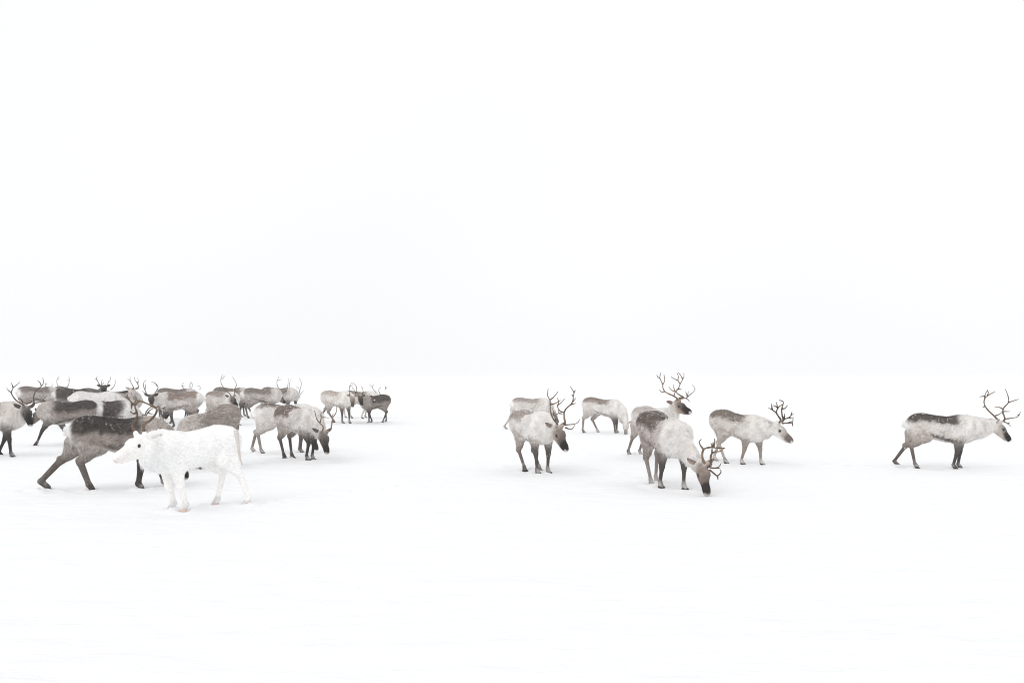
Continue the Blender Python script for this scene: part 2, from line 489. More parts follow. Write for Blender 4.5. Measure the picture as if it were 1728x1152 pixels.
def make_deer(sp):
    s = sp.get('s', 1.0)
    cpx = sp['c'][0]
    view = math.atan((cpx - CX) / F_PX)
    hd = math.radians(sp['h']) - view
    if 'Y' in sp:
        Y = sp['Y']
    else:
        Y = F_PX * CAM_H / (sp['c'][1] - HY)
        for _ in range(12):
            X = (cpx - CX) * Y / F_PX
            Y = F_PX * (CAM_H - float(ground_base(X, Y))) / (sp['c'][1] - HY)
    X = (cpx - CX) * Y / F_PX
    Z = float(ground_base(X, Y)) - 0.032
    base = V(X, Y, Z)
    ch, sh = math.cos(hd), math.sin(hd)
    R = np.array([[ch, -sh, 0], [sh, ch, 0], [0, 0, 1.0]])
    loc = lambda w: (R.T @ (np.asarray(w, float) - base)) / s
    wor = lambda p: base + R @ (np.asarray(p, float) * s)
    near = -1 if math.cos(math.radians(sp['h'])) > 0 else 1

    ct = {k: (tone_of(v) if isinstance(v, tuple) else v) for k, v in {**COATS[sp['coat']], **sp.get('cc', {})}.items()}
    pitch = sp.get('pitch', 0.0)
    prims = [Torso(pitch, sp.get('fat', 1.0))]
    ez, ex, ey = V(0, 0, 1), V(1, 0, 0), V(0, 1, 0)

    # ---- legs
    feet = sp.get('feet', (None,) * 4)
    hooves = []
    for i in range(4):
        front = i < 2
        side = near if i % 2 == 0 else -near
        fy = side * (.105 if front else .115)
        dflt = (.34, .30, -.44, -.36)[i]
        lift = 0.0
        f = feet[i]
        if f is None:
            fx = dflt
        elif isinstance(f, tuple) and f[0] == 'd':
            fx = f[1]; lift = f[2] if len(f) > 2 else 0
        else:
            if isinstance(f, tuple): f, lift = f
            k = (f - CX) / F_PX
            # world = base + s*R*(fx,fy): X/Y = k
            A = s * (ch - k * sh)
            B = k * (base[1] + s * ch * fy) - (base[0] - s * sh * fy)
            fx = B / A if abs(A) > .2 else dflt
            fx = min(max(fx, dflt - .50), dflt + .50)
        zg = (float(ground_base(*(wor((fx, fy, 0))[:2]))) - base[2]) / s - 0.012
        foot = V(fx, fy, zg + lift)
        dx = fx - ((.34 + .30) / 2 if front else -.42)
        legtag = 'fleg' if front else 'rleg'
        if front:
            fet = foot + V(-.040 + .12 * lift * 0 - .10 * min(lift, .15) * 4, 0, .095)
            sho = V(.37, side * .125, .78 + pitch * .37)
            elb = V(.29 + .30 * dx, side * .125, .565 + pitch * .3 + .04 * abs(dx))
            L1, L2 = .245, .245
            bend = 1
            prims += [Prim(sho, elb, .145, .095, 'sho', ey, .62, .06)]
        else:
            fet = foot + V(-.040 - .35 * max(-dx, 0) * .3, 0, .100 + .05 * max(-dx, 0))
            hip = V(-.40, side * .112, .80 - pitch * .42)
            elb = V(-.27 + .36 * dx, side * .125, .60 - pitch * .3 + .03 * abs(dx))
            L1, L2 = .285, .315
            bend = -1
            prims += [Prim(hip, elb, .165, .100, 'thigh', ey, .62, .06)]
        a2, c2 = V(elb[0], elb[2]), V(fet[0], fet[2])
        D = np.linalg.norm(c2 - a2)
        if D > (L1 + L2) * .995 or (front and lift < .015):
            k = D / ((L1 + L2) * (.997 if front else .995)); L1 *= k; L2 *= k
        dd = (c2 - a2) / D
        aa = (L1 * L1 - L2 * L2 + D * D) / (2 * D)
        hh = math.sqrt(max(L1 * L1 - aa * aa, 0))
        pp = V(-dd[1], dd[0])          # 90deg ccw of downward dir -> forward (+x)
        kn = a2 + dd * aa + pp * hh * (1 if bend > 0 else -1)
        kne = V(kn[0], elb[1] * .55 + foot[1] * .45, kn[1])
        thick = .90 * sp.get('thick', 1.0)
        if front:
            prims += [Prim(elb, elb * .45 + kne * .55, .088, .056, 'ful', ey, .80, .04),
                      Prim(elb * .5 + kne * .5, kne, .058, .041 * thick, 'ful', None, 1, .02),
                      Prim(kne, kne * .8 + fet * .2, .042 * thick, .034 * thick, 'fll', None, 1, .015),
                      Prim(kne * .8 + fet * .2, fet, .033 * thick, .027 * thick, 'fll', ey, .88, .015),
                      Prim(fet, foot + V(.0, 0, .045), .034 * thick, .033, 'sock', None, 1, .012)]
        else:
            ach = V(elb[0] - .13, elb[1], elb[2] + .02)
            prims += [Prim(V(-.455, side * .085, .75 - pitch * .45), kne * .42 + elb * .58 + V(-.055, 0, .01), .105, .062, 'thigh', ey, .72, .06),
                      Prim(ach, kne * .6 + elb * .4 + V(-.02, 0, 0), .108, .066, 'rul', ey, .70, .05),
                      Prim(elb, kne * .75 + elb * .25, .096, .052, 'rul', ey, .75, .05),
                      Prim(kne * .7 + elb * .3, kne, .054, .042 * thick, 'rul', None, 1, .02),
                      Prim(kne + V(-.022, 0, .022), kne + V(-.012, 0, -.01), .036, .036, 'rul', None, 1, .02),
                      Prim(kne + V(-.006, 0, 0), fet, .036 * thick, .027 * thick, 'rll', ey, .85, .015),
                      Prim(fet, foot + V(.0, 0, .045), .034 * thick, .033, 'sock', None, 1, .012)]
        hooves.append((foot, lift, dx, front))

    # ---- neck and head
    graze = sp.get('graze', 0.0)
    N0 = V(.40, 0, .775 + pitch * .4 - .05 * graze)
    Ln = sp.get('ln', .50); Lh = .375 * sp.get('hs', 1.0)
    if 'poll' in sp:
        cand = ray_sphere(sp['poll'][0], sp['poll'][1] + .035 * s * F_PX / Y, wor(N0), Ln * s)
        pr = sp.get('ps')
        if pr == 'n': Pw = cand[0]
        elif pr == 'f': Pw = cand[-1]
        elif pr == 'm': Pw = (cand[0] + cand[-1]) / 2
        else: Pw = min(cand, key=lambda w: abs(loc(w)[1]) - .5 * loc(w)[0])
        P = loc(Pw)
        cand = ray_sphere(*sp['nose'][:2], Pw, Lh * s)
        pr = sp.get('ns')
        if pr == 'n': Nw = cand[0]
        elif pr == 'f': Nw = cand[-1]
        elif pr == 'm': Nw = (cand[0] + cand[-1]) / 2
        else: Nw = max(cand, key=lambda w: loc(w)[0])
        T = loc(Nw)
    else:
        P = N0 + V(*sp.get('pl', (.36, 0, .30)))
        T = P + V(*sp.get('nl', (.30, 0, -.22)))
    if sp.get('dbg'): print('DBG', sp['dbg'], 'nose z', (wor(T))[2], 'Y', wor(T)[1], 'poll', wor(P), 'base', base, flush=True)
    f = nrm(T - P)
    fh = V(f[0], f[1], 0)
    if np.linalg.norm(fh) < .35:
        fh = fh + ex * .5
    fh = nrm(fh)
    u = ez + fh; u = nrm(u - f * (u @ f))
    sd_ = np.cross(u, f)              # head's left
    if sp.get('roll'):
        a = math.radians(sp['roll']); u, sd_ = u * math.cos(a) + sd_ * math.sin(a), sd_ * math.cos(a) - u * math.sin(a)
    hsz = Lh / .375
    H = lambda a, b, c=0.0: P + (f * a + u * b + sd_ * c) * hsz
    # neck chain
    E = H(-.03, -.04)
    dn = nrm(E - N0)
    ctrl = N0 + nrm(ex * .9 + dn * .6) * np.linalg.norm(E - N0) * .45
    tt = np.linspace(0, 1, 7)
    pts = [(1 - t) ** 2 * N0 + 2 * t * (1 - t) * ctrl + t * t * E for t in tt]
    rad = np.interp(tt, [0, .25, .5, .75, 1], [.195, .165, .140, .118, .100]) * sp.get('nk', 1.0)
    for i in range(6):
        lat = nrm(ey * (1 - tt[i]) + sd_ * tt[i])
        tg = nrm(pts[i + 1] - pts[i])
        lat = nrm(lat - tg * (lat @ tg))
        prims.append(Prim(pts[i], pts[i + 1], rad[i], rad[i + 1], 'neck', lat, .66, .035))
        dw = np.cross(tg, lat); dw = dw if dw[2] < 0 or abs(dw[2]) < .3 and dw[0] < 0 else -dw
        if i in (1, 2, 3, 4):
            off = dw * .055 * (1.0, 1.25, 1.2, .8)[i - 1] * sp.get('mane', 1.0)
            prims.append(Prim(pts[i] + off, pts[i + 1] + off, rad[i] * .72, rad[i + 1] * .72, 'mane', lat, .55, .06))
    prims += [Prim(H(-.01, -.01), H(.13, -.005), .092 * hsz, .080 * hsz, 'head', sd_, .84, .04),
              Prim(H(.12, -.008), H(.30, -.030), .077 * hsz, .047 * hsz, 'head', sd_, .80, .03),
              Prim(H(.29, -.034), H(.335, -.040), .050 * hsz, .044 * hsz, 'head', sd_, .92, .025),
              Prim(H(.0, -.065), H(.28, -.072), .062 * hsz, .034 * hsz, 'head', sd_, .72, .03),
              Prim(H(.105, .045, .048), H(.15, .035, .045), .026 * hsz, .022 * hsz, 'head', None, 1, .02),
              Prim(H(.105, .045, -.048), H(.15, .035, -.045), .026 * hsz, .022 * hsz, 'head', None, 1, .02),
              Prim(H(.02, .06, .045), H(.025, .098, .052), .030 * hsz, .022 * hsz, 'head', None, 1, .02),
              Prim(H(.02, .06, -.045), H(.025, .098, -.052), .030 * hsz, .022 * hsz, 'head', None, 1, .02)]
    # ---- tail
    tb = V(-.54, 0, .87 - pitch * .6)
    prims.append(Prim(tb, tb + V(-.055, 0, -.04), .040, .030, 'tail', ey, .8, .03))
    prims.append(Prim(tb + V(-.055, 0, -.04), tb + V(-.058, 0, -.11), .030, .016, 'tail', ey, .8, .03))

    hv = sp.get('vox', .0105 if Y < 18 else (.013 if Y < 25 else .016))
    v, q = build_skin(prims, hv)
    Nn = vnormals(v, q)

    # ---- colour of the coat, by anatomy
    def colour(v, Nn):
        n1 = noise3(v, 9, 3) * .6 + noise3(v, 22, 5) * .4
        n2 = noise3(v, 30, 11)
        W = np.zeros(len(v)); Cc = np.zeros((len(v), 3)); Ln_ = np.zeros(len(v)); Fl = np.zeros((len(v), 3))
        mix = lambda a, b, t: a + (b - a) * t[:, None]
        full = lambda c: np.tile(np.asarray(c, float), (len(v), 1))
        z = v[:, 2] - pitch * v[:, 0]; x = v[:, 0]
        # torso field
        sad = sstep(ct['sz'] - .045, ct['sz'] + .035, z + .065 * n1 + .16 * np.clip(x, -.25, .3)) * sstep(ct['sx'] + .05, ct['sx'] - .04, x + .09 * n1 + (.95 - z) * .35)
        T0 = mix(full(ct['flank']), full(ct['back']), sad)
        T0 = mix(T0, full(ct['neck']), sstep(.24, .42, x + .05 * n1 - (z - .8) * .25))
        T0 = mix(T0, full(ct['belly']), sstep(.585, .545, z + .27 * x + .02 * n1) * .85)
        stx = sstep(-.24, -.14, x) * sstep(.34, .24, x)
        T0 = mix(T0, full(ct['fleg']), np.clip(np.exp(-((z - .588 + .27 * x) / .030) ** 2) * stx * ct['st'] * (1.1 + .5 * n1), 0, 1))
        T0 = mix(T0, full(ct['rump']), sstep(-.515, -.565, x + .02 * n1) * .9)
        for pt in sp.get('patch', ()):     # (x0, x1, z0, z1, colour)
            m = sstep(pt[0] - .03, pt[0] + .03, x + .04 * n1) * sstep(pt[1] + .03, pt[1] - .03, x + .04 * n1) * sstep(pt[2] - .03, pt[2] + .03, z + .04 * n1) * sstep(pt[3] + .03, pt[3] - .03, z + .04 * n1)
            T0 = mix(T0, full(tone_of(pt[4])), m)
        hq = v - P
        a, b, c = hq @ f / hsz, hq @ u / hsz, np.abs(hq @ sd_) / hsz
        Hd = mix(full(ct['neck']), full(ct['cheek']), sstep(-.05, .05, a + .02 * n1))
        Hd = mix(Hd, full(ct['face']), (.62 + .38 * sstep(.10, .22, a)) * sstep(.02, .09, a) * sstep(-.075, -.005, b + .35 * (a - .15) + .03 * n1))
        Hd = mix(Hd, full(ct.get('nosec', ct['face'] * .5)), sstep(.21, .27, a) * sstep(-.10, -.05, b))
        eyed = np.sqrt((a - .13) ** 2 + (b - .012) ** 2 + (c - .07) ** 2)
        Hd = mix(Hd, full(ct.get('nosec', ct['face'] * .6)), sstep(.036, .022, eyed) * .7)
        Hd = mix(Hd, full(ct['cheek']), sstep(.03, .0, np.abs(eyed - .045)) * .25)
        Hd = mix(Hd, full(lin((226, 218, 212)) * ALB), sstep(.345, .362, a) * sstep(-.01, -.05, b + .2 * n1 * .1) * .9)
        Hd = mix(Hd, full(ct.get('mz', lin((215, 208, 202)) * ALB)), sstep(.27, .33, a) * sstep(-.075, -.095, b))
        for p in prims:
            d = np.maximum(p.dist(v), -0.01)
            w = np.exp(-d / (.034 if p.tag in ('torso', 'thigh', 'sho', 'neck') else .018))
            t = p.tag
            if t == 'torso': col = T0; ln = np.where(x < -.45, .060, .050); fl = V(-.85, 0, -.5)
            elif t in ('sho',): col = mix(T0, full(ct['legu'] * .5 + ct['fleg'] * .5), sstep(.63, .53, z + .03 * n1) * .85); ln = .045; fl = V(-.6, 0, -.8)
            elif t == 'thigh': col = mix(T0, full(ct['legu']), sstep(.82, .62, z + .04 * n1) * .7); ln = .045; fl = V(-.5, 0, -.85)
            elif t == 'neck': col = mix(full(ct['neck']), full(ct.get('nape', ct['neck'])), sstep(.2, .8, Nn[:, 2])); ln = .055; fl = V(-.45, 0, -.9)
            elif t == 'mane': col = full(ct['neck']); ln = .125; fl = V(-.15, 0, -1)
            elif t == 'head': col = Hd; ln = .016; fl = -f
            elif t == 'tail': col = full(ct['rump']); ln = .035; fl = V(-.1, 0, -1)
            elif t == 'ful': col = mix(full(ct['legu'] * .5 + ct['fleg'] * .5), full(ct['fleg']), sstep(.55, .40, v[:, 2])); ln = .022; fl = V(-.2, 0, -1)
            elif t == 'rul': col = mix(full(ct['legu']), full(ct['leg'] * .6 + ct['legu'] * .4), sstep(.58, .40, v[:, 2])); ln = .026; fl = V(-.3, 0, -1)
            elif t == 'fll': col = full(ct['fleg']); ln = .013; fl = V(-.2, 0, -1)
            elif t == 'rll': col = full(ct['leg']); ln = .013; fl = V(-.2, 0, -1)
            else: col = full(ct['leg'] * .62) + lin((232, 232, 234)) * .34 * sstep(-.3, .5, n1)[:, None]; ln = .022; fl = V(.1, 0, -1)
            W += w; Cc += col * w[:, None]; Ln_ += ln * w; Fl += fl[None, :] * w[:, None]
        Cc /= W[:, None]; Ln_ /= W; Fl /= W[:, None]
        Cc *= (1 + (.22 * n1 + .12 * n2) * (.15 if sp['coat'] == 'white' else 1))[:, None]
        return np.clip(Cc, 0.01, .95), Ln_, Fl
    col, flen, flow = colour(v, Nn)

    root = bpy.data.objects.new('reindeer', None)
    C.objects.link(root)
    root.location = base
    root.rotation_euler = (0, 0, hd)
    root.empty_display_size = .3
    root['label'] = sp['label']; root['category'] = 'reindeer'; root['group'] = group_name
    link('body', mesh_from('body', v * s, quads=q, col=col), M_COAT, root)

    # ---- guard hair
    r2 = np.random.default_rng(int(cpx) * 7 + int(Y * 10))
    nh = int(sp.get('hair', (26000 if Y < 15 else 20000 if Y < 20 else 11000 if Y < 28 else 7000)))
    A_ = np.linalg.norm(np.cross(v[q[:, 2]] - v[q[:, 0]], v[q[:, 3]] - v[q[:, 1]]), axis=1)
    fl_q = flen[q[:, 0]]
    wq = A_ * np.clip(fl_q / .03, .5, 1.5)
    pick = r2.choice(len(q), nh, p=wq / wq.sum())
    bw = r2.dirichlet((1, 1, 1, 1), nh)
    gv = lambda X_: (X_[q[pick]] * bw[:, :, None]).sum(1)
    rp, rn, rc, rf = gv(v), gv(Nn), gv(col), gv(flow)
    rl = (flen[q[pick]] * bw).sum(1) * r2.uniform(.6, 1.25, nh)
    rn /= np.linalg.norm(rn, axis=1)[:, None] + 1e-9
    rf = rf - rn * (rf * rn).sum(1)[:, None]
    fm = np.linalg.norm(rf, axis=1)[:, None]
    rf = np.where(fm > .15, rf / (fm + 1e-9), rf)
    dflow = np.where(fm > .15, rf, 0)
    clump = (noise3(rp - dflow * ((rp * dflow).sum(1)[:, None]) * .72, 46, 21) * .65 + noise3(rp, 16, 22) * .35)[:, None]
    sidev = np.cross(rn, rf)
    dr = rf * .9 + sidev * (r2.normal(0, .22, nh)[:, None] + clump * .35) + rn * (.28 + .34 * r2.random(nh)[:, None] ** 2)
    dr /= np.linalg.norm(dr, axis=1)[:, None] + 1e-9
    wd = np.cross(dr, rn); wd /= np.linalg.norm(wd, axis=1)[:, None] + 1e-9
    wdt = (.0028 + .0016 * r2.random(nh))[:, None] * (1.0 if Y < 20 else 1.5)
    fr = ct['frost'] * sstep(-.5, .7, rn[:, 2]) * (.25 + 1.5 * (noise3(rp, 34, 9) > .18)) * (fl_q[pick] > .03)
    iss = r2.random(nh) < fr
    rl = np.where(iss, rl * .42, rl); wdt[iss] *= 1.25
    hl = rl[:, None]
    b0 = rp - rn * .004
    p0, p1 = b0 - wd * wdt, b0 + wd * wdt
    md = b0 + dr * hl * .55
    p2, p3 = md - wd * wdt * .8, md + wd * wdt * .8
    p4 = b0 + dr * hl - rn * hl * .16 - V(0, 0, 1) * hl * .08
    hvv = np.stack([p0, p1, p2, p3, p4], 1).reshape(-1, 3) * s
    i0 = np.arange(nh) * 5
    qs = np.stack([i0, i0 + 1, i0 + 3, i0 + 2], 1); ts = np.stack([i0 + 2, i0 + 3, i0 + 4], 1)
    tv = .2 if sp['coat'] == 'white' else 1.0
    tone = np.clip(1 + (r2.normal(0, .16, nh) + clump[:, 0] * .75) * tv, .25, 2)
    hc = np.where(rc > .45, 1 - (1 - rc) * (2 - tone[:, None]).clip(.5, 1.7), rc * tone[:, None])
    # rime and snow caught in the coat, mostly where it faces up
    hc[iss] = hc[iss] * .35 + lin((238, 238, 240)) * .62
    hc = 1 - (1 - np.clip(hc, .006, .9)) ** 1.8      # single hairs are lighter than the pile they make
    hcol = np.repeat(np.clip(hc, .008, .975), 5, 0)
    fo = link('fur', mesh_from('fur', hvv, ts, qs, smooth=False, col=hcol), M_FUR, root)
    fo['kind'] = 'stuff'

    # ---- eyes, ears, hooves
    for sg in (1, -1):
        eo = link('eye', EYE, None, root)
        eo.location = Vector(H(.130, .014, sg * .0625) * s); eo.scale = (s * hsz,) * 3
        # cupped leaf-shaped ear
        eb = H(-.03, .035, sg * .066)
        ed = nrm(f * sp.get('earf', -.45) + u * .25 + sd_ * sg * .95)
        en = nrm(f * .75 + u * .1 - ed * ((f * .75 + u * .1) @ ed))
        ew = np.cross(ed, en)
        ev, eq, ecol = [], [], []
        nu, nv_ = 9, 7
        for i in range(nu):
            t = i / (nu - 1)
            wdth = .031 * math.sin(math.pi * min(.16 + t * .84, 1)) ** .75 + .004
            for j in range(nv_):
                a = (j / (nv_ - 1) - .5) * 2
                ev.append(eb + ed * (.122 * t) + ew * wdth * a * .95 + en * (wdth * .75 * (a * a) - .012 + .01 * t))
                dk = ct['cheek'] * .75 if abs(a) < .5 else ct['cheek']
                if t > .8: dk = dk * .7
                ecol.append(dk)
        for i in range(nu - 1):
            for j in range(nv_ - 1):
                eq.append((i * nv_ + j, i * nv_ + j + 1, (i + 1) * nv_ + j + 1, (i + 1) * nv_ + j))
        ev = np.array(ev); nfront = len(ev)
        back = ev - en * .009
        ev = np.vstack([ev, back]); ecol = np.vstack([ecol, ecol])
        eq2 = [tuple(nfront + i for i in f_)[::-1] for f_ in eq]
        rim = []
        for i in range(nu - 1):
            for j in (0, nv_ - 1):
                rim.append((i * nv_ + j, (i + 1) * nv_ + j, nfront + (i + 1) * nv_ + j, nfront + i * nv_ + j))
        for j in range(nv_ - 1):
            rim.append(((nu - 1) * nv_ + j, (nu - 1) * nv_ + j + 1, nfront + (nu - 1) * nv_ + j + 1, nfront + (nu - 1) * nv_ + j))
        link('ear', mesh_from('ear', ev * s, quads=eq + eq2 + rim, col=np.array(ecol)), M_COAT, root)
    for foot, lift, dx, front in hooves:
        ho = link('hoof', HOOF_P if sp['coat'] == 'white' else HOOF, None, root)
        ho.location = Vector((foot + V(.005, 0, .006)) * s); ho.scale = (s * .86,) * 3
        tilt = .5 * (lift > .02) + (.35 * max(-dx - .12, 0) / .3 if not front else .15 * max(-dx - .1, 0) / .3)
        ho.rotation_euler = (0, min(tilt, .9), 0)
        if lift < .03:
            ALL_HOOVES.append(wor(foot))

    # hoof prints left on the way here
    if Y < 24:
        rt = np.random.default_rng(int(cpx) + 900)
        for i in range(9):
            TRACKS.append(wor((-.75 - .42 * i + rt.normal(0, .05), (.11 if i % 2 else -.11) + .05 * math.sin(i * .6) * i * .3 + rt.normal(0, .03), 0)))
    # granules of snow lying in the coat
    upq = Nn[q].mean(1)[:, 2]; lq = flen[q].mean(1)
    wg = A_ * np.clip(upq - .05, 0, 1) * (lq > .042) * (.25 + (noise3(v[q].mean(1), 13, 77) > 0))
    ng = int(ct['frost'] * (1900 if Y < 16 else 1300 if Y < 20 else 700 if Y < 28 else 380))
    if sp['coat'] != 'white':
        pk = r2.choice(len(q), ng, p=wg / wg.sum())
        bb = r2.dirichlet((1, 1, 1, 1), ng)
        gp = (v[q[pk]] * bb[:, :, None]).sum(1) + (Nn[q[pk]] * bb[:, :, None]).sum(1) * .016
        gr = (.0028 + .0065 * r2.random(ng) ** 2.5) * (1.0 if Y < 20 else 1.3)
        gvv = gp[:, None, :] + OCTA[None] * gr[:, None, None] * (.6 + .8 * r2.random((ng, 6, 1)))
        gt = OCTA_T[None] + (np.arange(ng) * 6)[:, None, None]
        go = link('snow_dusting', mesh_from('snow_dusting', gvv.reshape(-1, 3) * s, gt.reshape(-1, 3)), M_FLAKE, root)
        go['kind'] = 'stuff'

    # ---- antlers
    mat = M_ANT[sp.get('am', 'brown')]
    bases = {1: H(.022, .085, .050), -1: H(.022, .085, -.050)}
    pxb = {k: to_px(wor(b_))[0] for k, b_ in bases.items()}
    lsg = 1 if pxb[1] < pxb[-1] else -1
    ar = sp.get('ar', 1.0)
    if 'ant' in sp:
        ox, oy, sc = sp['ant']['o']
        for key, sg in (('A', lsg), ('B', -lsg)):
            lines = sp['ant'].get(key)
            if not lines: continue
            bw_ = wor(bases[sg])
            d0, d1 = sp['ant'].get('d' + key, (0.0, .25 if key == 'B' else -.15))
            tubes = []
            main3 = None
            for li, L in enumerate(lines):
                pts3 = []
                for (x_, y_) in L:
                    px, py = ox + x_ / sc, oy + y_ / sc
                    w0 = unproj(px, py, bw_[1])
                    r_ = math.hypot(w0[0] - bw_[0], w0[2] - bw_[2])
                    # beams sweep away from the head and swing back towards the tips
                    dep = bw_[1] + d0 + d1 * math.sin(min(r_ / .75, 1) * math.pi * .62)
                    pts3.append(unproj(px, py, dep))
                if li == 0:
                    pts3 = [bw_ - (bw_ - wor(P)) * .2] + pts3
                    main3 = pts3
                else:
                    # tines leave the beam sideways a little
                    n_ = len(pts3)
                    for i_ in range(1, n_):
                        k_ = (i_ / (n_ - 1)) * .05 * (1 if li % 2 else -1)
                        w_ = pts3[i_]; px, py = to_px(w_); pts3[i_] = unproj(px, py, w_[1] + k_)
                lp = [loc(w) * s for w in pts3]
                r0, r1 = ((.0165, .0055) if li == 0 else (.0115, .0045))
                tubes.append(tube(lp, r0 * ar, r1 * ar))
            link('antler', join_tubes('antler', tubes), mat, root)
    elif sp.get('gen') is not None:
        gs, seed = sp['gen']
        rr = np.random.default_rng(seed)
        for sg in (1, -1):
            j = lambda k=.025: rr.normal(0, k)
            G = lambda a, b, c: P + (f * a * gs + u * (b * gs + .05 * (1 - gs)) + sd_ * sg * c * gs) * hsz
            beam = [G(.022, .08, .05), G(-.07, .17 + j(), .11), G(-.14 + j(), .33, .20 + j()), G(-.12 + j(), .50 + j(), .25 + j()), G(-.02 + j(), .64 + j(), .22 + j()), G(.07 + j(), .74, .16 + j())]
            t_ = [tube([p_ * s for p_ in beam], .0165 * ar, .006 * ar)]
            def tine(i_, fr_, d_, ln_):
                st_ = beam[i_] * (1 - fr_) + beam[i_ + 1] * fr_
                d_ = nrm(f * d_[0] + u * d_[1] + sd_ * sg * d_[2])
                e_ = st_ + d_ * ln_ * gs * hsz
                mdp = (st_ + e_) / 2 + (f * .25 - u * .1) * ln_ * .25 * gs
                t_.append(tube([st_ * s, mdp * s, e_ * s], .011 * ar, .004 * ar))
            tine(0, .2, (1, .15 + j(.1), .1 + j(.1)), .20 + j()); tine(1, .3, (.8, .7, .1 + j(.2)), .20 + j())
            tine(2, .5, (-.8, .5, .2), .09 + j()); tine(3, .3, (-.5, .8, -.2 + j(.3)), .16 + j()); tine(4, .3, (-.2, 1, -.3 + j(.3)), .13 + j())
            link('antler', join_tubes('antler', t_), mat, root)
    for tl in sp.get('tail', ()):
        w = [loc(unproj(px, py, Y + d_)) * s for px, py, d_ in tl]
        vv, qq, tq = tube(w, .028 * s, .010 * s, 8)
        link('tail', mesh_from('tail', vv, tq, qq, col=np.tile(lin((206, 201, 196)), (len(vv), 1))), M_COAT, root)
    return root

